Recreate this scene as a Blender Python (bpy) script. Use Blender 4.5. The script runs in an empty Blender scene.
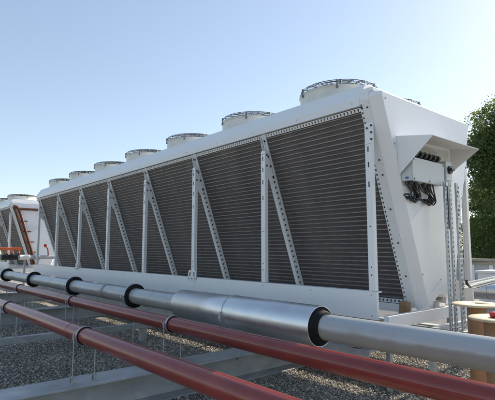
import bpy, math, random
import numpy as np
from mathutils import Vector, Matrix
random.seed(7); rng = np.random.default_rng(11)
C = bpy.context.scene.collection
SC = bpy.context.scene
PI = math.pi

# ------------------------------------------------------------------ materials
def new_mat(name):
    m = bpy.data.materials.new(name); m.use_nodes = True
    nt = m.node_tree; return m, nt, nt.nodes['Principled BSDF']
def N(nt, t, **kw):
    n = nt.nodes.new(t)
    for k, v in kw.items():
        if k in ('ins',):
            for a, b in v.items(): n.inputs[a].default_value = b
        else: setattr(n, k, v)
    return n
def ramp(nt, stops):
    r = nt.nodes.new('ShaderNodeValToRGB'); e = r.color_ramp.elements
    while len(e) < len(stops): e.new(0.5)
    for q, (p, c) in zip(e, stops):
        q.position = p; q.color = (c[0], c[1], c[2], 1)
    return r
def surf(name, ca, cb, rough=(.35, .5), metal=0, scale=6, bump=0.0, bscale=200, stretch=(1, 1, 1), spec=.5, coat=0, detail=6, lo=.35, hi=.7):
    """two-tone noise surface with uneven gloss and a fine bump"""
    m, nt, b = new_mat(name); L = nt.links.new
    tc = N(nt, 'ShaderNodeTexCoord'); mp = N(nt, 'ShaderNodeMapping'); mp.inputs['Scale'].default_value = stretch
    g = N(nt, 'ShaderNodeNewGeometry')
    L(g.outputs['Position'], mp.inputs['Vector'])
    n1 = N(nt, 'ShaderNodeTexNoise', ins={'Scale': scale, 'Detail': detail, 'Roughness': .62}); L(mp.outputs[0], n1.inputs['Vector'])
    r = ramp(nt, [(lo, ca), (hi, cb)]); L(n1.outputs['Fac'], r.inputs[0]); L(r.outputs[0], b.inputs['Base Color'])
    n2 = N(nt, 'ShaderNodeTexNoise', ins={'Scale': scale*3.3, 'Detail': 5}); L(mp.outputs[0], n2.inputs['Vector'])
    mr = N(nt, 'ShaderNodeMapRange'); mr.inputs['From Min'].default_value = .15; mr.inputs['From Max'].default_value = .85
    mr.inputs['To Min'].default_value = rough[0]; mr.inputs['To Max'].default_value = rough[1]
    L(n2.outputs['Fac'], mr.inputs['Value']); L(mr.outputs[0], b.inputs['Roughness'])
    b.inputs['Metallic'].default_value = metal; b.inputs['Specular IOR Level'].default_value = spec
    b.inputs['Coat Weight'].default_value = coat
    if bump:
        n3 = N(nt, 'ShaderNodeTexNoise', ins={'Scale': bscale, 'Detail': 3}); L(mp.outputs[0], n3.inputs['Vector'])
        bp = N(nt, 'ShaderNodeBump', ins={'Strength': bump, 'Distance': .004}); L(n3.outputs['Fac'], bp.inputs['Height']); L(bp.outputs[0], b.inputs['Normal'])
    return m
M = {}
M['white'] = surf('white_powder_coat', (.74, .745, .745), (.79, .795, .79), (.28, .38), scale=1.4, bump=.05, bscale=4, detail=3, lo=.2, hi=.8)
M['white_end'] = surf('white_sheet_panel', (.75, .755, .765), (.79, .795, .80), (.22, .30), scale=.8, bump=.18, bscale=1.6, detail=2, lo=.2, hi=.8)
M['cowl'] = surf('cream_white_plastic', (.62, .61, .56), (.72, .71, .67), (.3, .45), scale=5)
M['galv'] = surf('galvanised_steel', (.34, .36, .37), (.50, .52, .53), (.35, .6), metal=.75, scale=26, bump=.1, bscale=90)
M['strutgalv'] = surf('galvanised_strut', (.42, .44, .45), (.58, .60, .61), (.35, .55), metal=.6, scale=30)
M['beam'] = surf('galvanised_beam', (.33, .34, .345), (.49, .50, .50), (.42, .68), metal=.35, scale=7, bump=.12, bscale=60, stretch=(1, .5, 1), detail=9)
M['pipe'] = surf('grey_painted_pipe', (.27, .285, .30), (.36, .375, .385), (.24, .42), metal=.15, scale=4, bump=.05, bscale=80, stretch=(.5, 1.6, 1.6), detail=10)
M['red'] = surf('oxide_red_pipe_paint', (.175, .029, .024), (.235, .042, .033), (.14, .24), scale=5, bump=.025, bscale=50, spec=.5, stretch=(.6, 1, 1), detail=9)
def pipe_mat():
    """grey paint, with an irregular tide mark of dried condensation along the lower half"""
    m, nt, b = new_mat('grey_painted_pipe'); L = nt.links.new
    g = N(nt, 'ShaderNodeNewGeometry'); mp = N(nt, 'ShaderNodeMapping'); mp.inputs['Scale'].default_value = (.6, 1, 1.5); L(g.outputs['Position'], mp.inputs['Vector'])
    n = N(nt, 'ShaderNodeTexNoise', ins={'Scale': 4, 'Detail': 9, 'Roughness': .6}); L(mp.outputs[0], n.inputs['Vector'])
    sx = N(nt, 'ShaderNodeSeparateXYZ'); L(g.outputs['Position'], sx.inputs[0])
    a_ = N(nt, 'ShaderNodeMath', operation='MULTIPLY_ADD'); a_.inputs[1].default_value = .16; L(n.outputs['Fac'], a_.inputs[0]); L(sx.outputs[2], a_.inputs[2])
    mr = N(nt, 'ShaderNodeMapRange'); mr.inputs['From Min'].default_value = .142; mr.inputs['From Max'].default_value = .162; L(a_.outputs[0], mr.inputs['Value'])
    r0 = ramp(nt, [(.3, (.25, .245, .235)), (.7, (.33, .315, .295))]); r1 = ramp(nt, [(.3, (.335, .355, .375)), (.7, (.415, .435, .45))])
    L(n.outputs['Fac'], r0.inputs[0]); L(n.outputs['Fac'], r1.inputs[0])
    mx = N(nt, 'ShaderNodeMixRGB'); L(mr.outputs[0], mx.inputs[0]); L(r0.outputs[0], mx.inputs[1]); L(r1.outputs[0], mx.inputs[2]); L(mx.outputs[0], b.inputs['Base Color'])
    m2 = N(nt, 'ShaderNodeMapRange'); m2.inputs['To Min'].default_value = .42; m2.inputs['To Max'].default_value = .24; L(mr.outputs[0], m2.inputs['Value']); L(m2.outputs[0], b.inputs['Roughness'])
    return m
M['pipe'] = pipe_mat()
M['alu'] = surf('aluminium_jacket', (.60, .62, .64), (.70, .72, .73), (.30, .42), metal=.9, scale=5, bump=.05, bscale=40, stretch=(.5, 1, 1), detail=3)
M['rubber'] = surf('black_rubber', (.006, .0065, .008), (.014, .015, .017), (.6, .85), scale=20, spec=.25)
M['black'] = surf('black_plastic', (.012, .012, .014), (.025, .025, .028), (.3, .5), scale=30)
M['wire'] = surf('dark_guard_wire', (.12, .13, .135), (.22, .23, .24), (.35, .55), metal=.5, scale=40)
M['copper'] = surf('oxidised_copper', (.09, .036, .022), (.19, .085, .055), (.3, .55), metal=.5, scale=12)
M['orange'] = surf('orange_red_paint', (.60, .10, .02), (.72, .16, .04), (.4, .5), scale=20)
M['redcover'] = surf('red_plastic', (.45, .02, .03), (.55, .04, .04), (.35, .5), scale=20)
M['box'] = surf('grey_white_enclosure', (.50, .52, .52), (.58, .60, .60), (.3, .45), scale=3)
M['blue'] = surf('blue_sticker', (.03, .10, .32), (.04, .12, .36), (.3, .4), scale=10)
M['card'] = surf('brown_cardboard', (.28, .16, .085), (.36, .22, .12), (.7, .9), scale=14)
M['ply'] = surf('pale_plywood', (.52, .43, .28), (.66, .57, .40), (.6, .8), scale=5, stretch=(1, 5, 1), detail=9)
M['timber'] = surf('weathered_timber', (.25, .22, .18), (.46, .41, .33), (.7, .9), scale=4, stretch=(.3, 4, 4), bump=.3, bscale=30, detail=10)
M['concrete'] = surf('pale_render', (.38, .38, .37), (.50, .50, .48), (.8, .95), scale=2, bump=.2, bscale=60, detail=9)
M['bark'] = surf('bark', (.05, .038, .028), (.10, .08, .06), (.8, .95), scale=5)
M['grassland'] = surf('far_ground', (.035, .06, .02), (.08, .10, .035), (.9, 1), scale=.05)

def coil_mat():
    m, nt, b = new_mat('dark_fin_coil'); L = nt.links.new
    g = N(nt, 'ShaderNodeNewGeometry')
    mp = N(nt, 'ShaderNodeMapping'); mp.inputs['Scale'].default_value = (1, .2, .25); L(g.outputs['Position'], mp.inputs['Vector'])
    n = N(nt, 'ShaderNodeTexNoise', ins={'Scale': 2.2, 'Detail': 8}); L(mp.outputs[0], n.inputs['Vector'])
    r = ramp(nt, [(.3, (.076, .069, .071)), (.5, (.105, .095, .095)), (.72, (.145, .13, .126))]); L(n.outputs['Fac'], r.inputs[0])
    sp = N(nt, 'ShaderNodeTexNoise', ins={'Scale': 38, 'Detail': 2}); L(g.outputs['Position'], sp.inputs['Vector'])
    r2 = ramp(nt, [(.66, (0, 0, 0)), (.74, (.10, .09, .075))]); L(sp.outputs['Fac'], r2.inputs[0])
    mx = N(nt, 'ShaderNodeMixRGB', blend_type='ADD'); mx.inputs[0].default_value = .5
    L(r.outputs[0], mx.inputs[1]); L(r2.outputs[0], mx.inputs[2]); L(mx.outputs[0], b.inputs['Base Color'])
    w = N(nt, 'ShaderNodeTexWave', ins={'Scale': 38, 'Distortion': .25}); w.bands_direction = 'X'; L(g.outputs['Position'], w.inputs['Vector'])
    bp = N(nt, 'ShaderNodeBump', ins={'Strength': .5, 'Distance': .003}); L(w.outputs['Fac'], bp.inputs['Height']); L(bp.outputs[0], b.inputs['Normal'])
    b.inputs['Roughness'].default_value = .5; b.inputs['Metallic'].default_value = .3
    return m
M['coil'] = coil_mat()
M['tube'] = surf('coil_row_lips', (.22, .205, .20), (.38, .355, .34), (.35, .6), metal=.4, scale=9, detail=9, lo=.35, hi=.68)

def gravel_mat(name, island):
    m, nt, b = new_mat(name); L = nt.links.new
    g = N(nt, 'ShaderNodeNewGeometry')
    stops = [(0, (.13, .12, .108)), (.2, (.23, .21, .18)), (.45, (.28, .26, .23)), (.7, (.41, .375, .325)), (.88, (.54, .51, .45)), (1, (.72, .69, .63))]
    r = ramp(nt, stops)
    if island:
        L(g.outputs['Random Per Island'], r.inputs[0])
    else:
        v = N(nt, 'ShaderNodeTexVoronoi', ins={'Scale': 34}); L(g.outputs['Position'], v.inputs['Vector'])
        s = N(nt, 'ShaderNodeSeparateColor'); L(v.outputs['Color'], s.inputs[0]); L(s.outputs[0], r.inputs[0])
        bp = N(nt, 'ShaderNodeBump', ins={'Strength': .9, 'Distance': .02}); bp.invert = True
        L(v.outputs['Distance'], bp.inputs['Height']); L(bp.outputs[0], b.inputs['Normal'])
    n = N(nt, 'ShaderNodeTexNoise', ins={'Scale': 1.1, 'Detail': 6}); L(g.outputs['Position'], n.inputs['Vector'])
    r2 = ramp(nt, [(.35, (.78, .77, .75)), (.65, (1, .98, .94))]); L(n.outputs['Fac'], r2.inputs[0])
    mx = N(nt, 'ShaderNodeMixRGB', blend_type='MULTIPLY'); mx.inputs[0].default_value = 1
    L(r.outputs[0], mx.inputs[1]); L(r2.outputs[0], mx.inputs[2]); L(mx.outputs[0], b.inputs['Base Color'])
    b.inputs['Roughness'].default_value = .8
    return m
M['gravel'] = gravel_mat('gravel_ground', False)
M['stones'] = gravel_mat('gravel_stones', True)

def leaf_mat():
    m, nt, b = new_mat('broad_leaves'); L = nt.links.new
    g = N(nt, 'ShaderNodeNewGeometry')
    r = ramp(nt, [(0, (.034, .056, .022)), (.5, (.075, .11, .036)), (1, (.14, .165, .055))])
    n = N(nt, 'ShaderNodeTexNoise', ins={'Scale': .9, 'Detail': 4}); L(g.outputs['Position'], n.inputs['Vector'])
    ad = N(nt, 'ShaderNodeMath', operation='ADD'); L(g.outputs['Random Per Island'], ad.inputs[0]); L(n.outputs['Fac'], ad.inputs[1])
    ml = N(nt, 'ShaderNodeMath', operation='MULTIPLY'); ml.inputs[1].default_value = .62; L(ad.outputs[0], ml.inputs[0])
    L(ml.outputs[0], r.inputs[0]); L(r.outputs[0], b.inputs['Base Color'])
    b.inputs['Roughness'].default_value = .6; b.inputs['Specular IOR Level'].default_value = .3
    t = N(nt, 'ShaderNodeBsdfTranslucent')
    hs = N(nt, 'ShaderNodeHueSaturation', ins={'Value': 2.3, 'Hue': .48}); L(r.outputs[0], hs.inputs['Color']); L(hs.outputs[0], t.inputs['Color'])
    mx = N(nt, 'ShaderNodeMixShader'); mx.inputs[0].default_value = .42
    L(b.outputs[0], mx.inputs[1]); L(t.outputs[0], mx.inputs[2]); L(mx.outputs[0], nt.nodes['Material Output'].inputs['Surface'])
    return m
M['leaf'] = leaf_mat()

# ------------------------------------------------------------------ mesh builder
class MB:
    def __init__(s): s.v = []; s.f = []; s.m = []; s.s = []
    def add(s, vs, fs, mi=0, smooth=False):
        o = len(s.v); s.v += [tuple(v) for v in vs]
        for f in fs: s.f.append([o+i for i in f]); s.m.append(mi); s.s.append(smooth)
        return s
    def box(s, lo, hi, mi=0, rot=None, piv=None):
        x0, y0, z0 = lo; x1, y1, z1 = hi
        vs = [Vector(p) for p in ((x0,y0,z0),(x1,y0,z0),(x1,y1,z0),(x0,y1,z0),(x0,y0,z1),(x1,y0,z1),(x1,y1,z1),(x0,y1,z1))]
        if rot is not None:
            pv = Vector(piv) if piv is not None else sum(vs, Vector())/8
            vs = [rot @ (v-pv) + pv for v in vs]
        return s.add(vs, [(0,3,2,1),(4,5,6,7),(0,1,5,4),(1,2,6,5),(2,3,7,6),(3,0,4,7)], mi)
    def bar(s, p, q, w, d, up=(0,0,1), mi=0):
        """rectangular bar from p to q: width w along the side axis, depth d along the 'up' axis"""
        p = Vector(p); q = Vector(q); a = (q-p).normalized(); u = Vector(up); sd = a.cross(u).normalized(); u = sd.cross(a)
        vs = []
        for e in (p, q):
            for i, j in ((-1,-1),(1,-1),(1,1),(-1,1)): vs.append(e+sd*i*w/2+u*j*d/2)
        return s.add(vs, [(0,3,2,1),(4,5,6,7),(0,1,5,4),(1,2,6,5),(2,3,7,6),(3,0,4,7)], mi)
    def prism(s, poly, vec, mi=0):
        n = len(poly); vec = Vector(vec); vs = [Vector(p) for p in poly]; vs += [v+vec for v in vs]
        return s.add(vs, [list(range(n))[::-1], list(range(n, 2*n))]+[(i, (i+1) % n, n+(i+1) % n, n+i) for i in range(n)], mi)
    def cyl(s, p, q, r, r2=None, n=24, mi=0, caps=True, smooth=True):
        p = Vector(p); q = Vector(q); r2 = r if r2 is None else r2; a = (q-p).normalized()
        u = a.orthogonal().normalized(); w = a.cross(u); vs = []
        for e, rr in ((p, r), (q, r2)):
            for i in range(n): t = 2*PI*i/n; vs.append(e+(u*math.cos(t)+w*math.sin(t))*rr)
        s.add(vs, [(i, (i+1) % n, n+(i+1) % n, n+i) for i in range(n)], mi, smooth)
        if caps: s.add(vs[:n], [list(range(n))[::-1]], mi); s.add(vs[n:], [list(range(n))], mi)
        return s
    def lathe(s, prof, o, axis=(0,0,1), n=48, mi=0, closed=False):
        """profile of (radius, height) turned about an axis through o"""
        o = Vector(o); a = Vector(axis).normalized(); u = a.orthogonal().normalized(); w = a.cross(u); vs = []
        for r, h in prof:
            for i in range(n): t = 2*PI*i/n; vs.append(o+a*h+(u*math.cos(t)+w*math.sin(t))*r)
        k = len(prof); fs = []
        for j in range(k if closed else k-1):
            jj = (j+1) % k
            for i in range(n): fs.append((j*n+i, j*n+(i+1) % n, jj*n+(i+1) % n, jj*n+i))
        return s.add(vs, fs, mi, True)
    def torus(s, o, R, r, axis=(0,0,1), n=48, k=6, mi=0):
        return s.lathe([(R+r*math.cos(2*PI*j/k), r*math.sin(2*PI*j/k)) for j in range(k)], o, axis, n, mi, True)
    def tube(s, pts, r, n=8, mi=0):
        pts = [Vector(p) for p in pts]; vs = []; u = None
        for i, p in enumerate(pts):
            a = (pts[min(i+1, len(pts)-1)]-pts[max(i-1, 0)]).normalized()
            u = a.orthogonal().normalized() if u is None else (u-a*u.dot(a)).normalized()
            w = a.cross(u)
            for j in range(n): t = 2*PI*j/n; vs.append(p+(u*math.cos(t)+w*math.sin(t))*r)
        fs = [(i*n+j, i*n+(j+1) % n, (i+1)*n+(j+1) % n, (i+1)*n+j) for i in range(len(pts)-1) for j in range(n)]
        s.add(vs, fs, mi, True); s.add(vs[:n], [list(range(n))[::-1]], mi); s.add(vs[-n:], [list(range(n))], mi)
        return s
    def build(s, name, mats, parent=None, bevel=0, org=(0,0,0)):
        mats = mats if isinstance(mats, (list, tuple)) else [mats]
        me = bpy.data.meshes.new(name); o3 = Vector(org)
        me.from_pydata([tuple(Vector(v)-o3) for v in s.v], [], s.f)
        for m in mats: me.materials.append(m)
        me.polygons.foreach_set('material_index', s.m); me.polygons.foreach_set('use_smooth', s.s); me.update()
        o = bpy.data.objects.new(name, me); C.objects.link(o)
        if parent is not None:
            o.parent = parent; w = wloc(parent); o.location = o3-w
        else: o.location = o3
        if bevel:
            b = o.modifiers.new('Bevel', 'BEVEL'); b.width = bevel; b.segments = 2; b.limit_method = 'ANGLE'; b.angle_limit = .6
        return o
def wloc(o):
    w = Vector(o.location)
    while o.parent: o = o.parent; w += o.location
    return w
def tag(o, label=None, cat=None, group=None, kind=None):
    for k, v in (('label', label), ('category', cat), ('group', group), ('kind', kind)):
        if v: o[k] = v
    return o
def empty(name, loc, label, cat, group=None):
    o = bpy.data.objects.new(name, None); C.objects.link(o); o.location = loc; o.empty_display_size = .2
    return tag(o, label, cat, group)
def copy_tree(o, parent=None, shift=(0,0,0)):
    c = o.copy(); C.objects.link(c); c.parent = parent; c.location = Vector(o.location)+Vector(shift)
    for ch in o.children: copy_tree(ch, c)
    return c

# ------------------------------------------------------------------ camera, light, sky
cam = bpy.data.cameras.new('camera'); co = bpy.data.objects.new('camera', cam); C.objects.link(co)
cam.lens = 33.09; cam.sensor_width = 36; cam.sensor_fit = 'HORIZONTAL'; cam.clip_start = .05; cam.clip_end = 3000
co.location = (2.602, -3.883, .673)
fw = Vector((-.75578, .64564, .10923)); co.rotation_euler = fw.to_track_quat('-Z', 'Y').to_euler()
SC.camera = co
SUN_EL, SUN_AZ = 31.0, 2.0          # azimuth measured from +Y towards +X
w = bpy.data.worlds.new('World'); SC.world = w; w.use_nodes = True
nt = w.node_tree; sky = nt.nodes.new('ShaderNodeTexSky'); sky.sky_type = 'NISHITA'; sky.sun_disc = False
sky.sun_elevation = math.radians(SUN_EL); sky.sun_rotation = math.radians(SUN_AZ)
sky.air_density = 1.0; sky.dust_density = .55; sky.ozone_density = 1.6; sky.altitude = 200
m1 = nt.nodes.new('ShaderNodeVectorMath'); m1.operation = 'SCALE'; m1.inputs['Scale'].default_value = 1/8
gm = nt.nodes.new('ShaderNodeGamma'); gm.inputs[1].default_value = .68       # flatter, paler sky, as in hazy light
m2 = nt.nodes.new('ShaderNodeVectorMath'); m2.operation = 'SCALE'; m2.inputs['Scale'].default_value = 8*.74
nt.links.new(sky.outputs[0], m1.inputs[0]); nt.links.new(m1.outputs[0], gm.inputs[0]); nt.links.new(gm.outputs[0], m2.inputs[0])
nt.links.new(m2.outputs[0], nt.nodes['Background'].inputs[0]); nt.nodes['Background'].inputs[1].default_value = .12
sl = bpy.data.lights.new('sun', 'SUN'); so = bpy.data.objects.new('sun', sl); C.objects.link(so)
sl.energy = 4.2; sl.angle = math.radians(.53); sl.color = (1, .91, .78)
e, a = math.radians(SUN_EL), math.radians(SUN_AZ)
so.rotation_euler = Vector((math.sin(a)*math.cos(e), math.cos(a)*math.cos(e), math.sin(e))).to_track_quat('Z', 'Y').to_euler()
so.location = (0, 20, 20)
vs = SC.view_settings; vs.view_transform = 'Standard'; vs.look = 'None'; vs.gamma = 1; vs.use_curve_mapping = False; vs.exposure = 0.93
SC.render.engine = 'CYCLES'

# ------------------------------------------------------------------ ground
GZ = -.80
PAR_Y = 12.5
tag(MB().box((-60, -30, GZ-.4), (40, PAR_Y+.3, GZ)).build('gravel_ground', M['gravel']), kind='structure')
tag(MB().add([(-1500,-1500,-11),(1500,-1500,-11),(1500,1500,-11),(-1500,1500,-11)], [(0,1,2,3)]).build('terrain', M['grassland']), kind='structure')

tag(MB().box((-5, 2.3, GZ-.01), (3.2, 7.4, GZ+.004)).build('dark_roof_sheet', surf('dark_grey_sheet', (.05,.05,.052), (.11,.11,.11), (.6,.85), scale=3, bump=.2, bscale=90)), kind='structure')  # thin dark grey sheet laid over the gravel behind the cooler
def stones():
    base = np.array([(0,0,1),(.894,0,.447),(.276,.851,.447),(-.724,.526,.447),(-.724,-.526,.447),(.276,-.851,.447),
                     (.724,.526,-.447),(-.276,.851,-.447),(-.894,0,-.447),(-.276,-.851,-.447),(.724,-.526,-.447),(0,0,-1)])
    fc = np.array([(0,1,2),(0,2,3),(0,3,4),(0,4,5),(0,5,1),(1,6,2),(2,7,3),(3,8,4),(4,9,5),(5,10,1),(1,10,6),(2,6,7),(3,7,8),(4,8,9),(5,9,10),(6,11,7),(7,11,8),(8,11,9),(9,11,10),(10,11,6)])
    pos = []
    for x0, x1, y0, y1, st in ((-9.5, 2.2, -3.2, 2.2, .0185), ):
        xs = np.arange(x0, x1, st); ys = np.arange(y0, y1, st); X, Y = np.meshgrid(xs, ys)
        pos.append(np.stack([X.ravel(), Y.ravel()], 1)+rng.uniform(-.012, .012, (X.size, 2)))
    p = np.concatenate(pos); n = len(p)
    sc = rng.uniform(.75, 1.25, (n, 1, 3))*(.0058+.0105*rng.random((n, 1, 1))**2.2); sc[:, :, 2] *= .75
    ang = rng.uniform(0, 2*PI, n); c, s = np.cos(ang)[:, None], np.sin(ang)[:, None]
    v = base[None]*(1+rng.uniform(-.22, .22, (n, 12, 1)))*sc
    tl = rng.uniform(-.6, .6, (n, 1)); v[:, :, 2] += v[:, :, 0]*tl
    x = v[:, :, 0]*c-v[:, :, 1]*s; y = v[:, :, 0]*s+v[:, :, 1]*c
    v[:, :, 0] = x+p[:, :1]; v[:, :, 1] = y+p[:, 1:]; v[:, :, 2] += GZ+rng.uniform(.001, .016, (n, 1))
    f = (fc[None]+(np.arange(n)*12)[:, None, None]).reshape(-1, 3)
    me = bpy.data.meshes.new('gravel_stones')
    me.vertices.add(n*12); me.vertices.foreach_set('co', v.reshape(-1).astype(np.float32))
    me.loops.add(len(f)*3); me.loops.foreach_set('vertex_index', f.reshape(-1).astype(np.int32))
    me.polygons.add(len(f)); me.polygons.foreach_set('loop_start', np.arange(len(f), dtype=np.int32)*3)
    me.polygons.foreach_set('loop_total', np.full(len(f), 3, np.int32)); me.update(calc_edges=True); me.validate()
    me.materials.append(M['stones']); o = bpy.data.objects.new('gravel_stones', me); C.objects.link(o)
    return o
tag(stones(), 'loose grey and tan roof gravel spread beneath the pipes', 'gravel', kind='stuff')

# ------------------------------------------------------------------ dry cooler
BAY = 1.574
SLOPE = .355
def cy(z, off=0.0):                  # y of the coil plane at height z
    return -.05+(2.2-z)*SLOPE+off
nrm = Vector((0, -1, -SLOPE)).normalized()      # outward normal of the near coil
dwn = Vector((0, SLOPE, -1)).normalized()       # down the coil
W = 2.1
def mir(p): return (p[0], W-p[1], p[2])

def fan_parts(root, c):
    """one fan: cowl > guard, blades, motor hub"""
    x, y = c; z = 2.41
    m = MB()
    m.lathe([(.476, -.05), (.474, .015), (.472, .06), (.474, .11), (.478, .128), (.488, .134), (.488, .142), (.468, .146), (.455, .13), (.452, .0)], (x, y, z), n=64)
    m.lathe([(.06, .02), (.455, .02)], (x, y, z-.03), n=48, mi=1)
    cowl = m.build('fan_cowl', [M['cowl'], M['black']], root, org=(x, y, z))
    g = MB()
    for r, h in ((.470, .152), (.470, .182), (.462, .205), (.43, .214), (.39, .218), (.35, .221), (.31, .224), (.27, .227), (.23, .229), (.19, .231), (.15, .232), (.11, .233)):
        g.torus((x, y, z+h), r, .0034 if r < .465 else .0042, n=48, k=4)
    for i in range(20):
        t = 2*PI*(i+.3)/20; d = Vector((math.cos(t), math.sin(t), 0)); o = Vector((x, y, z))
        g.tube([o+d*.478+Vector((0,0,.13)), o+d*.478+Vector((0,0,.185)), o+d*.462+Vector((0,0,.207)), o+d*.3+Vector((0,0,.226)), o+d*.09+Vector((0,0,.234))], .0048, 5)
    for i in range(6):
        t = 2*PI*(i+.1)/6; d = Vector((math.cos(t), math.sin(t), 0)); o = Vector((x, y, z))
        g.box(o+d*.482+Vector((-.009,-.009,.10)), o+d*.482+Vector((.009,.009,.20)))
    g.build('guard_grille', M['wire'], cowl, org=(x, y, z+.15))
    h = MB(); h.cyl((x, y, z-.01), (x, y, z+.225), .085, n=24)
    h.cyl((x-.02, y-.03, z+.225), (x-.02, y-.03, z+.262), .022, n=12)
    h.build('motor_hub', M['black'], cowl, org=(x, y, z))
    b = MB()
    for i in range(7):
        t = 2*PI*i/7; R = Matrix.Rotation(t, 3, 'Z'); o = Vector((x, y, z+.07))
        vs = [R @ Vector(p)+o for p in ((.08,-.05,-.03),(.08,.05,.03),(.44,.12,.035),(.44,-.07,-.035))]
        vs += [v+Vector((0,0,.006)) for v in vs]
        b.add(vs, [(0,1,2,3),(7,6,5,4),(0,4,5,1),(1,5,6,2),(2,6,7,3),(3,7,4,0)])
    b.build('fan_blades', M['black'], cowl, org=(x, y, z))
    return cowl

def slot_strip(mb, p, q, side, w, pitch, dpt, hole=.5):
    """a punched strip: two rails and rungs standing over a dark backing (material 1)"""
    p = Vector(p); q = Vector(q); L = (q-p).length; a = (q-p).normalized(); sd = Vector(side).normalized(); nn = a.cross(sd).normalized()
    if nn.y > 0: nn = -nn
    n = max(1, int(L/pitch))
    mb.bar(p+sd*w*.09, q+sd*w*.09, w*.18, dpt, nn); mb.bar(p+sd*w*.91, q+sd*w*.91, w*.18, dpt, nn)
    for i in range(n+1):
        c = p+a*(L*i/n); mb.bar(c+sd*w*.18, c+sd*w*.82, L/n*(1-hole), dpt*.98, nn)
    mb.bar(p+sd*w*.5-nn*dpt*.6, q+sd*w*.5-nn*dpt*.6, w*.9, .003, nn, mi=1)

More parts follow.
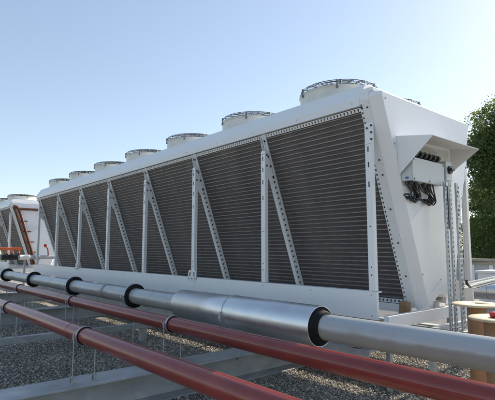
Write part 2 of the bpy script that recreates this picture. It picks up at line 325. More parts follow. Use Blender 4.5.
def cooler(x0, nb, label, headers=False, full=True):
    root = empty('dry_cooler', (x0, W/2, -.31), label, 'dry cooler', 'white V-shaped rooftop dry coolers')
    X = lambda t: x0-.04-BAY*t
    xe = x0-BAY*nb-.20               # far end of the unit
    # roof tray: vertical lip, slanted upper band
    m = MB(); prof = [(-.055, 2.145), (-.055, 2.235), (.065, 2.41)]
    poly = [(x0-.11, y, z) for y, z in prof]+[(x0-.11, W-y, z) for y, z in prof[::-1]]
    m.prism(poly, (xe-x0+.11, 0, 0))        # screws belong to the tray's surface
    for i in range(nb*2+1):
        xx = x0-.2-i*BAY/2
        if xx < xe: break
        m.cyl((xx, -.052, 2.19), (xx, -.060, 2.19), .008, n=8, mi=1)
    m.build('roof_tray', [M['white'], M['galv']], root, bevel=.006)
    # coils
    ct, cb = 2.115, .125
    for side in (0, 1):
        for i in range(nb):
            xa, xb = X(i)-.032, X(i+1)+.032
            if i == 0: xa = x0-.115
            m = MB(); f = (lambda p: p) if side == 0 else mir
            P = lambda z, off: Vector((0, cy(z), z))-nrm*off
            def quad(xa_, xb_, z0, z1, o0, o1, mi):
                vs = []
                for xx in (xa_, xb_):
                    for z, o in ((z0, o0), (z1, o0), (z1, o1), (z0, o1)):
                        p = P(z, o); vs.append(f((xx, p.y, p.z)))
                m.add(vs, [(0,1,2,3),(7,6,5,4),(0,4,5,1),(1,5,6,2),(2,6,7,3),(3,7,4,0)], mi)
            quad(xa, xb, cb, ct, .022, .10, 0)
            nrow = 40 if full else 24
            for k in range(nrow):
                z = cb+.02+(ct-cb-.06)*k/(nrow-1)
                # the fin rows are slightly bowed, each with a paler lip
                j = random.uniform(-.002, .002)
                quad(xa+.002, xb-.002, z+j, z+.0100+j, .010, .024, 1)
            m.build('coil', [M['coil'], M['tube']], root)
            m = MB()
            a_ = Vector((xa-.01, cy(2.135), 2.135)); b_ = Vector((xb+.01, cy(2.135), 2.135))
            if side == 0:
                slot_strip(m, a_-nrm*.004, b_-nrm*.004, dwn, .042, .044, .012, .42)
                m.build('punched_strip', [M['white'], M['black']], root); m = MB()
                c_ = Vector((xa, cy(.135), .135)); d_ = Vector((xb, cy(.135), .135))
                slot_strip(m, c_-nrm*.004, d_-nrm*.004, dwn, .045, .048, .012)
                m.build('punched_strip', [M['white'], M['black']], root)
    # lower coil channel on both sides
    for s in (0, 1):
        f = (lambda p: p) if s == 0 else mir
        m = MB(); poly = [f((x0-.1, cy(.10)-.02, .085)), f((x0-.1, cy(.10)+.10, .085)), f((x0-.1, cy(.10)+.10, -.0)), f((x0-.1, cy(.10)-.02, -.0))]
        m.prism(poly, (xe-x0+.12, 0, 0)); m.build('lower_channel', M['white'], root, bevel=.003)
    # end flange in the coil plane with its row of holes
    for s in (0, 1):
        f = (lambda p: Vector(p)) if s == 0 else (lambda p: Vector(mir(p)))
        for xa, xb in ((x0-.085, x0), (xe, xe+.09)):
            m = MB(); vs = []
            for z in (.06, 2.2):
                for xx in (xa, xb):
                    p = Vector((xx, cy(z), z)); vs += [f(p+nrm*.006), f(p-nrm*.1)]
            m.add(vs, [(0,2,6,4),(1,5,7,3),(0,4,5,1),(2,3,7,6),(0,1,3,2),(4,6,7,5)])
            m.build('end_flange', [M['white'], M['black']], root)
        if s == 0:
            m = MB(); slot_strip(m, Vector((x0-.086, cy(2.10), 2.10))+nrm*.0, Vector((x0-.086, cy(.10), .10))+nrm*.0, (-1, 0, 0), .030, .050, .010, .42)
            for z in (2.12, 1.95, 1.6, 1.45, 1.1, .75, .4):
                p = Vector((x0-.03, cy(z), z)); m.cyl(p+nrm*.0, p+nrm*.014, .009, n=8, mi=1)
            m.build('punched_strip', [M['white'], M['black']], root)
    # V shaped end panel, folded: outer outline at x0, raised face at x0+.12
    out = [(-.055, 2.215), (-.02, 2.285), (W+.02, 2.285), (W+.055, 2.215), (W-.72, .12), (1.02, .16), (.72, .03)]
    inn = [(.005, 2.235), (.02, 2.262), (W-.10, 2.262), (W-.16, 2.225), (W-.76, .16), (1.0, .195), (.765, .075)]
    m = MB()
    for sx, xx in ((1, x0), (-1, xe)):
        A = [(xx+.001*sx, y, z) for y, z in out]; B = [(xx+.12*sx, y, z) for y, z in inn]
        fs = [tuple(range(7, 14))]+[(i, (i+1) % 7, 7+(i+1) % 7, 7+i) for i in range(7)]+[tuple(range(7))[::-1]]
        if sx < 0: fs = [f_[::-1] for f_ in fs]
        mm = MB(); mm.add(A+B, fs)
        if sx > 0:
            for y, z in ((.03, 2.2), (.16, 1.75), (.37, 1.2), (.62, .42), (1.0, .35), (1.2, 1.0), (1.9, 2.1), (1.62, 1.3)):
                mm.cyl((xx+.12, y+.04, z), (xx+.127, y+.04, z), .009, n=8, mi=1)
        mm.build('end_panel', [M['white_end'], M['galv']], root, bevel=.006)
    # roof end trim between tray and panel
    MB().box((x0-.112, -.02, 2.285), (x0+.03, W+.02, 2.325)).build('roof_end_trim', M['white'], root, bevel=.004)
    # plate tying the V to the base frame
    m = MB(); m.prism([(x0+.03, y, z) for y, z in ((.70, .046), (.84, .046), (.90, .09), (.93, .046), (1.02, .046), (1.05, .15), (.96, .17), (.72, .08))], (-.006, 0, 0))
    m.build('tie_plate', M['white'], root)
    m = MB(); m.prism([(x0+.03, y, z) for y, z in ((1.30, .046), (1.40, .046), (1.42, .14), (1.34, .14))], (-.006, 0, 0)); m.build('tie_plate', M['white'], root)
    m = MB(); m.box((x0-.115, -.045, 2.16), (x0-.002, W+.045, 2.284)); m.build('corner_block', M['white'], root, bevel=.003)
    # base frame
    cuts = [x0+.005]+[X(t)+.05 for t in range(2, nb, 2)]+[xe]
    for xb_, xa_ in zip(cuts[:-1], cuts[1:]):
        m = MB(); xa_ += .004; m.prism([(xb_, y, z) for y, z in ((-.018, 0), (.07, 0), (.07, .014), (.018, .014), (.018, .257), (.07, .257), (.07, .271), (-.018, .271))], (xa_-xb_, 0, 0))
        for xx in np.arange(xb_-.06, xa_, -BAY/2):
            for z in (.035, .235): m.cyl((xx, -.018, z), (xx, -.0225, z), .0065, n=8, mi=1)
        m.build('base_panel', [M['white'], M['galv']], root, bevel=.002)
    m = MB(); m.box((xe, W-.018, 0), (x0+.005, W+.018, .272)); m.build('base_panel', M['white'], root, bevel=.003)
    for xx in [x0+.09]+[X(t)-.03 for t in range(1, nb+1)]:
        MB().box((xx-.03, .0 if xx > x0 else .075, -.075), (xx+.03, W-.02, .045)).build('cross_member', M['white'], root, bevel=.003)
    # posts and diagonal braces
    for s in (0, 1):
        f = (lambda p: Vector(p)) if s == 0 else (lambda p: Vector(mir(p)))
        for t in range(nb+1):
            xx = X(t)
            m = MB(); top = 1.93
            # channel post: web plus two flanges, slots cut as dark insets
            def b2(lo, hi, mi=0):
                a1, b1 = f(lo), f(hi); l = [min(a1[i], b1[i]) for i in range(3)]; h = [max(a1[i], b1[i]) for i in range(3)]; m.box(l, h, mi)
            b2((xx-.036, -.024, .274), (xx+.036, -.018, top)); b2((xx-.036, -.018, .274), (xx-.031, .03, top)); b2((xx+.031, -.018, .274), (xx+.036, .03, top))
            for z in [.5, .9, 1.3, 1.5, 1.66, 1.8]:
                hh = .055 if z > 1.25 else .012
                b2((xx-.007, -.0262, z), (xx+.007, -.0238, z+hh), 1)
            for z in (1.88, .42):
                b2((xx-.007, -.0262, z), (xx+.007, -.0238, z+.014), 1)
            m.build('post', [M['white'], M['black']], root, bevel=.002)
            # diagonal: a deep plate standing off the coil, its web facing along the row
            m = MB()
            A = Vector((0, cy(2.14), 2.14)); Bm = Vector((0, cy(.10), .10))
            dpt = .056
            pl = []
            for p_, d_ in ((A, .02), (A, dpt*.55), (Vector((0, cy(1.93), 1.93)), dpt), (Bm, dpt), (Bm, .0)):
                q = p_+nrm*d_; pl.append(f((xx+.026, max(q.y, -.052), q.z)))
            m.prism(pl, (-.005, 0, 0))
            m.prism([p_+Vector((-.052, 0, 0)) for p_ in pl], (.005, 0, 0))
            q0 = A+nrm*.0; q1 = Bm+nrm*.0
            # face flange
            fl = []
            for z, d_ in ((1.93, dpt), (.10, dpt)):
                q = Vector((0, cy(z), z))+nrm*d_; fl.append(q)
            vs_ = []
            for q in fl:
                for dx in (-.026, .026):
                    for dn in (0, .005): r_ = q+nrm*dn; vs_.append(f((xx+dx, r_.y, r_.z)))
            m.add(vs_, [(0,2,6,4),(1,5,7,3),(0,4,5,1),(2,3,7,6),(0,1,3,2),(4,6,7,5)])
            # mullion strip between the two coils
            vs_ = []
            for z in (.10, 2.14):
                for dx in (-.034, .036):
                    for dn in (-.02, -.004): r_ = Vector((0, cy(z), z))+nrm*dn; vs_.append(f((xx+dx, r_.y, r_.z)))
            m.add(vs_, [(0,2,6,4),(1,5,7,3),(0,4,5,1),(2,3,7,6),(0,1,3,2),(4,6,7,5)])
            # holes of the web
            k = 0; z = 1.62
            while z > .2 and t:
                q = Vector((0, cy(z), z))+nrm*(dpt*.52); c0 = f((xx+.0255, q.y, q.z))
                m.cyl(c0, c0+Vector((.0018, 0, 0)), .0135, n=14, mi=1, smooth=False); z -= .068
            # triangular gusset between post and diagonal
            gp = [f(p_) for p_ in ((xx+.031, -.015, 1.93), (xx+.031, cy(2.0)-.045, 2.0), (xx+.031, cy(1.52)-.05, 1.52), (xx+.031, cy(1.52)-.11, 1.52), (xx+.031, -.015, 1.66))]
            m.prism(gp, (-.005, 0, 0))
            for yy, z in ((cy(2.05)-.03, 2.05), (.01, 1.88), (cy(1.86)-.035, 1.86), (.01, 1.74), (cy(1.74)-.035, 1.74), (cy(1.60)-.035, 1.60)):
                c0 = f((xx+.031, yy, z)); m.cyl(c0, c0+Vector((.008, 0, 0)), .014, n=8, mi=1, smooth=False)
            if t or s: m.build('diagonal_brace', [M['white'], M['black']], root)
    m = MB(); xx = X(0); m.box((xx-.03, -.031, 1.74), (xx+.066, -.0265, 1.95))
    for dx, z in ((.05, 1.92), (.05, 1.85), (.05, 1.78), (-.0, 1.90)): m.cyl((xx+dx, -.031, z), (xx+dx, -.04, z), .011, n=8, mi=1, smooth=False)
    m.build('corner_bracket', [M['white'], M['black']], root)
    # feet
    for s in (.05, W-.05):
        for t in range(0, nb+1, 1):
            xx = X(t)-.25*(t == 0)
            m = MB(); m.box((xx-.05, s-.04, -.30), (xx+.05, s+.04, -.285)); m.box((xx-.03, s-.025, -.285), (xx+.03, s+.025, -.001)); m.build('foot', M['galv'], root)
    # fans
    first = fan_parts(root, (x0-.83, .54))
    for k in range(nb):
        for r in (0, 1):
            if k == 0 and r == 0: continue
            c = copy_tree(first, root, (-1.60*k, (W-1.08)*r, 0))
            for ch in c.children: ch.rotation_euler.z = random.uniform(0, 6.2) if ch.name.startswith('fan_blades') else 0
    # lifting lugs: scalloped plates on the base panel
    for t in (2, 5) if nb > 4 else ():
        xx = X(t); m = MB(); pts = []
        for i in range(13):
            a_ = PI*i/12; pts.append((xx+.055+.05*math.cos(a_)-.0, -.026, .315+.06*math.sin(a_)))
        for i in range(13):
            a_ = PI*i/12; pts.append((xx-.055+.05*math.cos(a_), -.026, .315+.06*math.sin(a_)))
        pts = [(xx+.105, -.026, .235)]+pts+[(xx-.105, -.026, .235)]
        m.prism(pts[::-1], (0, -.006, 0))
        for d in (-.055, .055): m.box((xx+d-.012, -.0345, .28), (xx+d+.012, -.0318, .345), 1)
        for d in (-.085, .0, .085): m.cyl((xx+d, -.032, .252), (xx+d, -.040, .252), .009, n=8, mi=1)
        m.build('lifting_lug', [M['white'], M['black']], root)
    return root

main = cooler(0, 7, 'long white dry cooler filling the picture, electrical hood on its near end')

# small wood block wedged under the near coil corner
tag(MB().box((-.09, .52, -.0), (.0, .60, .13), rot=Matrix.Rotation(.1, 3, 'Y')).build('cardboard_packer', M['card'], bevel=.003, org=(-.04, .56, 0)),
    'small brown cardboard packer wedged at the lower near corner of the coil', 'packing piece')
tag(MB().box((-1.6, .32, -.30), (.0, .50, -.255)).build('timber_plank', M['timber'], org=(-.8, .4, -.3)),
    'weathered plank lying below the near end of the white cooler', 'plank')

# hood over the electrical box
m = MB(); hx = .122; tip = .51; y0, y1 = .237, 1.40; zt, zb = 1.835, 1.455; th = .006
yr = 1.27
TL, TR = Vector((hx, y0, zt)), Vector((hx, y1, zt+.03)); FL, FR = Vector((tip, y0+.0, zt-.062)), Vector((tip, yr, zt-.052)); BL, BR = Vector((hx, y0+.03, zb-.02)), Vector((hx, y1+.02, 1.58))
m.add([TL, FL, FR, TR]+[p-Vector((0,0,th)) for p in (TL, FL, FR, TR)], [(0,1,2,3),(7,6,5,4),(0,4,5,1),(1,5,6,2),(2,6,7,3),(3,7,4,0)])
m.add([TL-Vector((0,0,th)), FL-Vector((0,0,th)), BL]+[p+Vector((0,th,-th)) for p in (TL, FL)]+[BL+Vector((0,th,0))], [(0,2,1),(3,4,5),(0,1,4,3),(1,2,5,4),(2,0,3,5)])
m.add([TR-Vector((0,0,th)), FR-Vector((0,0,th)), BR]+[p+Vector((0,-th,-th)) for p in (TR, FR)]+[BR+Vector((0,-th,0))], [(0,1,2),(3,5,4),(0,3,4,1),(1,4,5,2),(2,5,3,0)])
m.build('rain_hood', M['white'], main)
bx = MB(); bx.box((.124, .30, 1.37), (.25, .94, 1.60))
eb = bx.build('electrical_box', M['box'], main, bevel=.008)
m = MB(); m.box((.15, .30, 1.602), (.165, 1.0, 1.765)); m.build('gland_plate', M['box'], eb, bevel=.003)
for i in range(7):
    y = .365+i*.092; m = MB(); m.cyl((0.165, y, 1.67), (0.185, y, 1.67), .042, n=6, smooth=False); m.cyl((0.185, y, 1.67), (0.218, y, 1.67), .035, n=16); m.cyl((0.218, y, 1.67), (0.235, y, 1.665), .020, n=12)
    m.build('cable_gland', M['black'], eb)
m = MB(); m.box((.2505, .295, 1.365), (.262, .945, 1.606)); lid = m.build('box_lid', M['box'], eb, bevel=.004)
m = MB()
for y, z in ((.315, 1.385), (.62, 1.385), (.925, 1.385), (.315, 1.585), (.925, 1.585)): m.cyl((.262, y, z), (.267, y, z), .008, n=8)
m.build('lid_screws', M['black'], lid)
m = MB(); m.cyl((.19, .2995, 1.40), (.19, .297, 1.40), .011, n=16); m.v = [(.19+(v[0]-.19)*1.9, v[1], v[2]) for v in m.v]; m.build('blue_badge', M['blue'], eb)
m = MB(); m.box((.124, 1.02, 1.44), (.25, 1.16, 1.66)); sw = m.build('isolator_switch', M['box'], main, bevel=.006)
m = MB(); m.cyl((.25, 1.09, 1.56), (.275, 1.09, 1.56), .044, n=20); m.box((.275, 1.05, 1.547), (.30, 1.13, 1.573)); m.build('switch_knob', M['black'], sw, bevel=.003)
# cables looping under the box
cb = MB()
def hook(ya, yk, ye, zk, x, r=.009):
    """cable leaving the box, swinging across and hooking back into the panel"""
    P = [(x, ya, 1.372), (x, ya+.01, 1.34), (x, ya*.55+yk*.45, 1.29), (x, yk-.01, zk+.05), (x-.004, yk, zk+.015), (x-.01, yk-.03, zk-.012), (x-.02, (yk+ye)/2, zk-.012), (x-.035, ye+.02, zk+.004), (.125, ye, zk+.008)]
    P = [Vector(p) for p in P]; out = []
    for i in range(len(P)-1):
        p0, p1, p2, p3 = P[max(i-1, 0)], P[i], P[i+1], P[min(i+2, len(P)-1)]
        for k in range(4):
            t = k/4; out.append(.5*((2*p1)+(p2-p0)*t+(2*p0-5*p1+4*p2-p3)*t*t+(3*p1-3*p2+p3-p0)*t**3))
    cb.tube(out+[P[-1]], r, 8)
for i in range(7): hook(.36+i*.025, .50+.012*i-.02*(i % 2), .345+.022*i, 1.225-.012*(i % 3)-.004*i, .15+.018*(i % 4), .0065+.0012*(i % 3))
for i in range(8): hook(.60+i*.027, .80+.010*i-.02*(i % 2), .66+.018*i, 1.215-.014*(i % 3)-.004*i, .15+.018*(i % 4), .0065+.0012*(i % 2))
hook(.325, .36, .345, 1.235, .2, .008); hook(.33, .38, .36, 1.205, .19, .006)
cb.tube([(.16, .52, 1.215), (.16, .62, 1.19), (.165, .72, 1.165), (.16, .88, 1.16)], .006, 8)
cb.tube([(.2, .90, 1.40), (.22, .96, 1.405), (.24, 1.03, 1.37), (.25, 1.05, 1.2), (.25, 1.05, .9)], .018, 8)
cb.build('cable_bundle', M['black'], main)
for i, y in enumerate((.33, .36, .39, .44, .49, .61, .67, .73, .79)): m = MB(); m.cyl((.17+.03*(i % 2), y, 1.369), (.17+.03*(i % 2), y, 1.335), .018, n=10); m.build('cable_gland', M['black'], eb)

# second cooler, end on, with copper headers
second = cooler(-14.25, 2, 'farther white dry cooler at the left edge with copper header pipes on its end', full=False)
m = MB()
for k, o in enumerate((0, .13)):
    x_ = -14.25+.19; m.tube([(x_, .02+o, 2.12), (x_, .12+o, 1.9), (x_, .62+o*.8, .45), (x_, .70+o*.6, .18)], .042, 12)
m.tube([(-14.06, .15, 2.06), (-14.06, .5, 2.06), (-14.06, 1.9, 2.05)], .04, 12)
m.tube([(-14.06, .02, 2.12), (-14.06, .08, 2.13), (-14.06, .16, 2.09)], .05, 12)
for z in (.6, .95, 1.3, 1.65): m.bar((-14.13, cy(z)+.05, z), (-14.13, cy(z)+.36, z), .03, .03)
m.build('copper_header', M['copper'], second)

# ------------------------------------------------------------------ beams, rails
def hbeam(name, x0, x1, y0, y1, zt, zb, tf, tw, label, cat, group=None, mat='beam'):
    m = MB(); xc = (x0+x1)/2
    m.box((x0, y0, zt-tf), (x1, y1, zt)); m.box((x0, y0, zb), (x1, y1, zb+tf)); m.box((xc-tw/2, y0+.001, zb+tf), (xc+tw/2, y1-.001, zt-tf))
    return tag(m.build(name, M[mat], bevel=.004, org=(xc, (y0+y1)/2, zb)), label, cat, group)
hbeam('steel_beam', -1.80, -1.44, -4.2, 3.4, -.50, GZ+.005, .018, .014, 'wide galvanised steel beam nearest the viewer, crossing the gravel under the aluminium pipe jacket', 'steel beam', 'galvanised beams across the gravel')
hbeam('steel_beam', -7.45, -7.12, -4.2, 3.4, -.50, GZ+.005, .018, .014, 'galvanised steel beam crossing the gravel farther back, behind the thin support channel', 'steel beam', 'galvanised beams across the gravel')
hbeam('steel_beam', -11.6, -11.3, -4.2, 3.4, -.50, GZ+.005, .018, .014, 'distant galvanised steel beam under the far end of the long white cooler', 'steel beam', 'galvanised beams across the gravel')
m = MB(); m.box((-4.33, -3.4, -.506), (-4.22, .05, -.50)); m.box((-4.33, -3.4, -.585), (-4.325, .05, -.506)); m.box((-4.225, -3.4, -.585), (-4.22, .05, -.506))
m.box((-4.32, -3.3, GZ), (-4.23, -3.2, -.585)); m.box((-4.32, -.3, GZ), (-4.23, -.2, -.585))
tag(m.build('support_channel', M['beam'], bevel=.002, org=(-4.27, -1.6, GZ)), 'thin galvanised channel on the gravel between the two wide steel beams', 'channel')
def rail(y, label):
    m = MB(); m.box((-11.6, y-.06, -.328), (-.12, y+.06, -.312)); m.box((-11.6, y-.058, -.498), (-.121, y-.046, -.328)); m.box((-11.6, y-.06, -.4985), (-.122, y+.05, -.4995))
    return tag(m.build('base_rail', M['beam'], bevel=.003, org=(-5.8, y, -.5)), label, 'rail', 'long rails carrying the near cooler')
rail(.07, 'long galvanised rail carrying the front edge of the near cooler')
rail(W-.07, 'long galvanised rail carrying the rear edge of the near cooler')

# ------------------------------------------------------------------ pipes
GY, GZp = -1.05, .073
def pipe(name, x0, x1, y, z, r, mat, label, marks=()):
    root = empty(name, ((x0+x1)/2, y, z), label, 'pipe')
    m = MB(); n = 24
    xs = np.linspace(x0, x1, 60)
    for a_, b_ in zip(xs[:-1], xs[1:]): m.cyl((a_, y, z), (b_, y, z), r, n=64, caps=False)
    m.build('pipe_wall', mat, root)
    for xm in marks:
        w_ = MB(); w_.lathe([(r, -.008), (r+.0025, -.004), (r+.003, 0), (r+.0025, .004), (r, .008)], (xm, y, z), (1, 0, 0), 48); w_.build('weld_seam', mat, root)
    return root
gp = pipe('grey_pipe', -22, 2.6, GY, GZp, .10, M['pipe'], 'thick grey steel pipe running past the front of the white cooler', (-2.42, -6.2, -9.0))
r1 = pipe('red_pipe', -22, 2.6, -1.40, -.072, .072, M['red'], 'dark red pipe closest to the grey pipe and the cooler', (-4.75, -8.3))
r2 = pipe('red_pipe', -22, 2.6, -2.25, -.10, .073, M['red'], 'dark red pipe nearest the viewer, farthest from the cooler', (-1.9, -6.6))
# worn band around the grey pipe
m = MB(); m.lathe([(.1008, -.045), (.1015, -.04), (.1015, .04), (.1008, .045)], (-3.85, GY, GZp), (1,0,0), 48); m.build('wrap_band', surf('scuffed_tape', (.16, .155, .15), (.27, .26, .25), (.5, .7), scale=20), gp)
# aluminium jacket with black foam at its open end
js = empty('pipe_jacket', (-.8, GY, GZp), 'shiny aluminium insulation jacket wrapped around the grey pipe', 'pipe jacket')
m = MB(); m.lathe([(.150, -1.84), (.156, -1.84), (.157, -.93), (.157, -.905), (.150, -.905)], (0, GY, GZp), (1,0,0), 72); m.build('jacket_sleeve', M['alu'], js)
m = MB(); m.lathe([(.150, -.915), (.1605, -.915), (.1612, -.908), (.1605, .178), (.158, .182), (.152, .18), (.150, .10)], (0, GY, GZp), (1,0,0), 72); m.build('jacket_sleeve', M['alu'], js)
m = MB(); m.torus((-.91, GY, GZp), .1615, .0045, (1,0,0), 64, 6)
m.box((-.925, GY-.185, GZp-.05), (-.895, GY-.155, GZp+.0)); m.cyl((-.91, GY-.172, GZp-.07), (-.91, GY-.172, GZp+.02), .006, n=8)
m.build('jacket_strap', M['galv'], js)
m = MB(); m.lathe([(.101, .235), (.116, .232), (.124, .21), (.126, .182), (.1495, .176), (.1495, .10), (.1495, -.02)], (0, GY, GZp), (1,0,0), 64); m.build('foam_collar', M['rubber'], js)
m = MB(); m.lathe([(.101, -1.842), (.15, -1.842), (.15, -1.80)], (0, GY, GZp), (1,0,0), 64)
m.build('foam_collar', M['rubber'], js)

# black insulated clamps on the grey pipe
def ring_clamp(x, label):
    root = empty('pipe_clamp', (x, GY, GZp), label, 'pipe clamp', 'black rubber clamps on the grey pipe')
    m = MB(); m.lathe([(.1012, -.045), (.146, -.045), (.152, -.036), (.152, .036), (.146, .045), (.1012, .045)], (x, GY, GZp), (1,0,0), 56); m.build('rubber_ring', M['rubber'], root)
    m = MB(); m.lathe([(.1525, -.026), (.1565, -.026), (.1565, .026), (.1525, .026)], (x, GY, GZp), (1,0,0), 56, closed=True)
    for s in (-1, 1): m.box((x-.024, GY+s*.172-.018, GZp-.012), (x+.024, GY+s*.172+.018, GZp+.012))
    m.build('steel_band', M['galv'], root)
    m = MB(); m.cyl((x, GY, GZp-.158), (x, GY, GZ+.02), .008, n=8); m.cyl((x, GY, GZ+.0), (x, GY, GZ+.02), .05, n=16); m.build('threaded_rod', M['galv'], root)
    return root
# carriers for the clamps between beams
for x, lb in ((-3.02, 'black rubber clamp on the grey pipe, the one nearest the aluminium jacket'), (-5.2, 'black rubber clamp on the grey pipe, second from the aluminium jacket'),
              (-7.5, 'black rubber clamp on the grey pipe, third from the aluminium jacket'), (-9.7, 'black rubber clamp on the grey pipe, farthest one at the left edge')):
    ring_clamp(x, lb)

def red_clamp(x, y, z, base, label, R=.073):
    root = empty('pipe_clamp', (x, y, z), label, 'pipe clamp', 'steel clamps on the red pipes')
    m = MB(); m.lathe([(R+.0005, -.016), (R+.008, -.016), (R+.008, .016), (R+.0005, .016)], (x, y, z), (1,0,0), 48, closed=True); m.build('rubber_lining', M['rubber'], root)
    m = MB(); m.lathe([(R+.0085, -.013), (R+.013, -.013), (R+.013, .013), (R+.0085, .013)], (x, y, z), (1,0,0), 48, closed=True)
    for s in (-1, 1): m.box((x-.014, y+s*.097-.016, z-.010), (x+.014, y+s*.097+.016, z-.004)); m.box((x-.014, y+s*.097-.016, z+.004), (x+.014, y+s*.097+.016, z+.010))
    m.build('steel_band', M['galv'], root)
    for s in (-1, 1):
        m = MB(); m.cyl((x, y+s*.10, z+.035), (x, y+s*.10, base-.03), .0055, n=8)
        for q in (z+.018, z-.018): m.cyl((x, y+s*.10, q-.005), (x, y+s*.10, q+.005), .012, n=6, smooth=False)
        m.build('threaded_rod', M['galv'], root)
        m = MB(); yy = y+s*.10
        m.box((x-.022, yy-.016, base+.001), (x+.022, yy+.016, base+.007)); m.box((x-.022, yy-.016, base+.007), (x-.017, yy+.016, base+.045)); m.box((x+.017, yy-.016, base+.007), (x+.022, yy+.016, base+.045))
        m.box((x-.022, yy-.016, base+.045), (x+.022, yy+.016, base+.050)); m.cyl((x, yy, base+.050), (x, yy, base+.062), .013, n=6, smooth=False)
        m.build('rod_bracket', M['galv'], root)
for x, lb in ((-1.58, 'steel clamp on the nearer red pipe, above the wide front beam'), (-4.29, 'steel clamp on the nearer red pipe, above the thin channel at the left edge')):
    red_clamp(x, -2.25, -.10, -.5, lb, R=.073)
for x, lb in ((-1.47, 'steel clamp on the farther red pipe beside the aluminium jacket'), (-4.27, 'steel clamp on the farther red pipe, above the thin channel'), (-7.15, 'steel clamp on the farther red pipe, the most distant of the three')):
    red_clamp(x, -1.40, -.072, -.5, lb, R=.072)
# U clip on the front beam under the jacket
m = MB()
for d in (-.02, .02): m.cyl((-1.47+d, -.54, -.56), (-1.47+d, -.54, -.44), .006, n=8)
m.box((-1.505, -.565, -.499), (-1.432, -.515, -.49)); m.box((-1.505, -.565, -.545), (-1.432, -.515, -.52))
tag(m.build('beam_clip', M['galv'], org=(-1.47, -.54, -.5)), 'small bolted clip on the edge of the wide front beam under the jacket', 'clip')

# ------------------------------------------------------------------ right: struts, tray, parapet, reels
def strut(x, y, zt, label, zb=-.18, w=.04):
    m = MB()
    h_ = .012
    m.box((x+w/2-.022, y-w/2, zb), (x+w/2-.019, y+w/2, zt))
    # perforated front web: rails and rungs
    m.box((x+w/2-.003, y-w/2, zb), (x+w/2, y-w/2+.012, zt)); m.box((x+w/2-.003, y+w/2-.012, zb), (x+w/2, y+w/2, zt))
    z = zb
    while z < zt-.03:
        m.box((x+w/2-.0029, y-w/2+.012, z), (x+w/2-.0001, y+w/2-.012, z+.022)); z += .05
    m.box((x+w/2-.019, y-w/2, zb), (x+w/2-.003, y-w/2+.003, zt)); m.box((x+w/2-.019, y+w/2-.003, zb), (x+w/2-.003, y+w/2, zt))
    m.box((x-.05, y-.05, zb-.008), (x+.05, y+.05, zb-.0005))
    return tag(m.build('perforated_strut', M['strutgalv'], org=(x, y, zb)), label, 'strut', 'perforated struts at the cooler end')
strut(.30, .845, 1.40, 'upright perforated strut, leftmost of the four beside the cooler end panel')
strut(.32, .915, 1.40, 'upright perforated strut, second from the left beside the cooler end panel')
strut(.32, 1.07, 1.40, 'upright perforated strut, third from the left, in front of the tray end')
strut(.30, 1.14, 1.38, 'upright perforated strut, rightmost of the four, next to the white corner post')
m = MB()
for yy in (.88, 1.11): m.box((-.3, yy-.03, -.235), (.75, yy+.03, -.19))
m.box((.28, .4, -.285), (.34, 2.4, -.237)); m.box((-.2, .4, -.285), (-.14, 2.4, -.237)); m.box((.28, .42, GZ), (.33, .47, -.285)); m.box((.28, 2.3, GZ), (.33, 2.35, -.285)); m.box((-.2, .42, GZ), (-.15, .47, -.285)); m.box((-.2, 2.3, GZ), (-.15, 2.35, -.285))
tag(m.build('strut_base_frame', M['strutgalv'], org=(.2, 1.2, GZ)), 'low galvanised frame carrying the upright perforated struts', 'steel frame')
# cable tray leaving to the right
def cable_tray():
    A = Vector((.365, 1.17, .285)); d = Vector((math.cos(math.radians(97)), math.sin(math.radians(97)), 0)); L = 5.5; sdv = Vector((d.y, -d.x, 0)); root = MB()
    d = Vector((-.185, .983, 0)).normalized(); sdv = Vector((d.y, -d.x, 0))
    for s in (-.07, .07):
        root.bar(A+sdv*s, A+sdv*s+d*L, .004, .055)
        root.bar(A+sdv*s*.95+Vector((0,0,.028)), A+sdv*s*.95+d*L+Vector((0,0,.028)), .014, .003)
        t = .05
        while t < L:
            for dz in (-.014, .010): root.box(A+sdv*s*1.05+d*t+Vector((-.006,-.012,dz-.004)), A+sdv*s*1.05+d*t+Vector((.006,.012,dz+.004)), 1)
            t += .06
    t = .03
    while t < L: root.bar(A+sdv*-.068+d*t+Vector((0,0,-.022)), A+sdv*.068+d*t+Vector((0,0,-.022)), .03, .004); t += .055
    t0 = MB(); root.tube([A+Vector((-.0,-.05,.07)), A+Vector((.0,-.05,.03)), A+d*.05+Vector((0,0,-.008)), A+d*.4+Vector((0,0,-.008))], .014, 8, mi=1)
    for tt in (2.2, 4.6): root.bar(A+d*tt+Vector((0,0,-.03)), A+d*tt+Vector((0,0,GZ-A.z)), .04, .04, (1,0,0))
    return root.build('cable_tray', [M['strutgalv'], M['black']], org=A)
tag(cable_tray(), 'horizontal perforated cable tray leading away from the struts to the right', 'cable tray')

def reel(x, y, z_top, r, rc, label):
    root = empty('cable_reel', (x, y, GZ+.01), label, 'cable reel', 'wooden cable reels')
    for z, nm in ((z_top-.018, 'top_flange'), (GZ+.016, 'bottom_flange')):
        m = MB(); m.lathe([(.02, 0), (r-.004, 0), (r, .004), (r, .014), (r-.004, .018), (.02, .018), (.02, 0)], (x, y, z), n=64)
        if nm == 'top_flange':
            m.lathe([(.001, .006), (.02, .006)], (x, y, z), n=24, mi=1)
        m.build(nm, [M['ply'], M['black']], root)
    m = MB(); m.cyl((x, y, GZ+.035), (x, y, z_top-.019), rc, n=48, caps=False); m.build('core', M['card'], root)
    return root
reel(.632, .713, .159, .222, .088, 'taller wooden cable reel with a pale disc top and brown cardboard core')
reel(.99, .29, .105, .235, .118, 'lower wooden cable reel at the right edge carrying a red cloth')
m = MB(); m.box((.93, .24, .106), (1.07, .36, .150)); tag(m.build('red_package', M['redcover'], bevel=.015, org=(1.0, .30, .106)), 'red package lying on the lower cable reel', 'package')

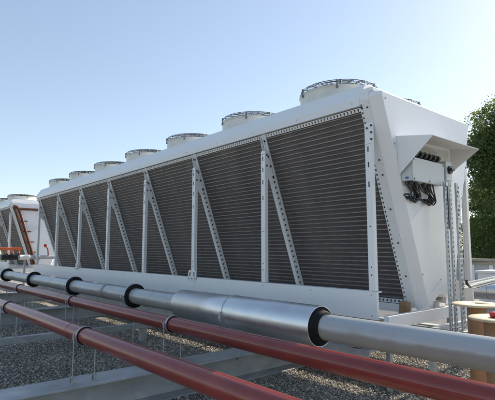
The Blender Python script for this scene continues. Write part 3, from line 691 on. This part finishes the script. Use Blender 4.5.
# parapet with timber cap
pr = empty('parapet_wall', (-10, PAR_Y, GZ), 'pale parapet wall with a weathered timber cap beyond the roof gravel', 'wall')
MB().box((-60, PAR_Y, GZ), (40, PAR_Y+.25, .16)).build('wall', M['concrete'], pr)
m = MB(); m.box((-60, PAR_Y-.12, .29), (40, PAR_Y+.4, .37)); m.box((-60, PAR_Y-.03, .161), (40, PAR_Y+.3, .289), 0); m.build('timber_cap', M['timber'], pr, bevel=.01)
# vertical ribs of the wall
m = MB()
for i in range(60):
    xx = -25+i*.62; m.box((xx, PAR_Y-.05, GZ), (xx+.12, PAR_Y-.001, .16))
m.build('wall_ribs', M['white'], pr)
# silver duct in front of the parapet
dr = empty('air_duct', (1.5, 6.2, -.1), 'fat silver spiral duct lying in front of the parapet at the right edge', 'duct')
m = MB(); m.cyl((-1.9, 6.6, -.22), (6, 6.6, -.22), .17, n=48); m.build('duct_body', M['alu'], dr)
m = MB()
for i in range(12): m.torus((-1.6+i*.5, 6.6, -.22), .172, .006, (1,0,0), 48, 6)
m.build('duct_seam', M['galv'], dr)
m = MB()
for xx in (-.4, 1.6, 3.6): m.box((xx-.03, 6.5, GZ), (xx+.03, 6.7, -.385))
m.build('duct_support', M['galv'], dr)
m = MB(); m.box((-2.85, 9.0, GZ), (4, 9.9, .06)); m.box((-2.9, 8.95, .06), (4.05, 9.95, .12)); tag(m.build('equipment_cabinet', M['white'], bevel=.01, org=(.5, 9.4, GZ)), 'low white equipment cabinet behind the silver duct', 'cabinet')

# ------------------------------------------------------------------ left: manifold between the coolers
mf = empty('valve_manifold', (-12.9, 0, .45), 'grey pipe manifold with an orange valve lever between the two coolers', 'pipe manifold')
px = -12.75; pz = .45
m = MB(); m.cyl((px, -4.5, pz), (px, 1.7, pz), .062, n=32); m.build('header_pipe', M['pipe'], mf)
for y in (-1.9, -.66, .42, .52):
    m = MB(); m.cyl((px, y-.022, pz), (px, y+.022, pz), .105, n=28); m.build('flange', M['galv'], mf)
m = MB(); m.cyl((px, -.55, pz), (px, -.1, pz), .085, n=28); m.build('valve_body', M['black'], mf)
m = MB(); m.box((px+.02, -.68, pz+.22), (px+.09, -.02, pz+.30)); m.build('lever', M['orange'], mf, bevel=.01)
m = MB(); m.box((px+.03, -1.2, pz+.23), (px+.07, -.67, pz+.28)); m.build('lever_rod', M['black'], mf)
for y in (-.42, -.27, -.09):
    m = MB(); m.cyl((px+.09, y, pz+.05), (px+.09, y, pz+.12), .035, n=12, mi=1); m.cyl((px+.09, y, pz+.12), (px+.09, y, pz+.19), .04, n=12)
    m.build('valve_cap', [M['orange'], M['black']], mf)
m = MB(); m.cyl((px, -.04, pz), (px, .26, pz), .075, n=28); m.build('pipe_sleeve', M['white'], mf)
for y in (-1.6, .12):
    m = MB(); m.box((px-.025, y-.025, GZ), (px+.025, y+.025, pz-.078)); m.build('pipe_stand', M['galv'], mf)
bf = empty('drain_valve', (-12.7, .72, .5), 'small copper branch with a red valve wheel behind the far posts of the long cooler', 'valve')
m = MB(); m.tube([(-12.7, .80, pz+.05), (-12.7, .78, .70), (-12.7, .72, .80)], .02, 8); m.build('branch_pipe', M['copper'], bf)
m = MB(); m.cyl((-12.68, .69, .80), (-12.62, .67, .82), .045, n=16); m.build('valve_wheel', M['redcover'], bf)
m = MB()
for i in range(5): m.box((-14.0+i*.35, -2.6+.3*i, GZ), (-13.8+i*.35, -2.1+.3*i, -.4+.07*(i % 3)))
m.box((-14.4, -3.0, -.42), (-12.3, -.6, -.36))
tag(m.build('pipe_support_frame', M['galv'], org=(-13.3, -1.8, GZ)), 'low galvanised frame on the gravel beneath the valve manifold', 'steel frame')

# ------------------------------------------------------------------ trees
def tree(loc, H, R, label, nleaf=26000, seed=1, zc=.14):
    rg = np.random.default_rng(seed); random.seed(seed)
    root = empty('broadleaf_tree', loc, label, 'tree', 'trees beyond the roof edge'); x, y, z = loc
    m = MB()
    tp = [Vector((x+random.uniform(-.15,.15)*i, y+random.uniform(-.15,.15)*i, z+H*.8*i/5)) for i in range(6)]
    for i in range(5): m.cyl(tp[i], tp[i+1], .38*(1-i*.17), .38*(1-(i+1)*.17), n=12, caps=False)
    cl = []
    for k in range(95):
        t = rg.uniform(zc, 1.0); a_ = rg.uniform(0, 2*PI); rr = R*math.sqrt(max(.02, 1-((t-.52)/.50)**2))*rg.uniform(.35, 1.06)
        c = Vector((x+rr*math.cos(a_), y+rr*math.sin(a_), z+H*t)); cl.append((c, R*rg.uniform(.14, .40)))
        s0 = tp[min(4, int(t*4.2))]; s0 = s0+(tp[min(5, int(t*4.2)+1)]-s0)*.3
        mid = s0.lerp(c, .55)+Vector((0, 0, .3)); m.cyl(s0, mid, .10, .06, n=6, caps=False); m.cyl(mid, c, .06, .015, n=6, caps=False)
    m.build('trunk', M['bark'], root)
    V = []; 
    w_ = np.array([r_**2 for _, r_ in cl]); w_ /= w_.sum()
    for (c, r_), wt in zip(cl, w_):
        n = int(nleaf*wt); d = rg.normal(size=(n, 3)); d /= np.linalg.norm(d, axis=1)[:, None]
        rad = r_*rg.uniform(.25, 1.0, n)**.45*(1+.22*np.abs(rg.normal(size=n)))*(1+.25*np.sin(d[:, 0]*7+c.x)*np.sin(d[:, 1]*6+c.y)*np.sin(d[:, 2]*8))
        p = np.array(c)[None]+d*rad[:, None]*np.array([1, 1, .8])
        u = rg.normal(size=(n, 3)); u /= np.linalg.norm(u, axis=1)[:, None]; v = np.cross(u, rg.normal(size=(n, 3))); v /= np.linalg.norm(v, axis=1)[:, None]
        s = rg.uniform(.04, .115, (n, 1)); q = np.stack([p-u*s, p+v*s*.55, p+u*s, p-v*s*.55], 1); V.append(q)
    V = np.concatenate(V); n = len(V)
    me = bpy.data.meshes.new('crown'); me.vertices.add(n*4); me.vertices.foreach_set('co', (V-np.array(loc)).reshape(-1).astype(np.float32))
    me.loops.add(n*4); me.loops.foreach_set('vertex_index', np.arange(n*4, dtype=np.int32)); me.polygons.add(n)
    me.polygons.foreach_set('loop_start', np.arange(n, dtype=np.int32)*4); me.polygons.foreach_set('loop_total', np.full(n, 4, np.int32)); me.update(calc_edges=True)
    me.materials.append(M['leaf']); o = bpy.data.objects.new('crown', me); C.objects.link(o); o.parent = root
    return root
# rays: a pixel column u at forward distance D lies at cam + D*(F + R*(u-247.5)/455)
def at(u, D): 
    F = Vector((-.7603, .6495, 0)); Rr = Vector((.6495, .7603, 0)); p = Vector((2.602, -3.883, 0))+(F*.994+Rr*(u-247.5)/455)*D
    return (round(p.x, 2), round(p.y, 2), -11)
tree(at(522, 27), 20.0, 3.5, 'tall leafy tree at the right edge, rising highest behind the hood', 170000, 3)
tree(at(493, 33), 16.5, 2.3, 'shorter leafy tree directly behind the white corner post', 60000, 5)
tree(at(560, 30), 21, 4.2, 'large leafy tree just outside the right edge of the view', 40000, 8)
tree(at(504, 42), 19.0, 3.4, 'dense tree filling the gap low behind the taller tree', 60000, 12)
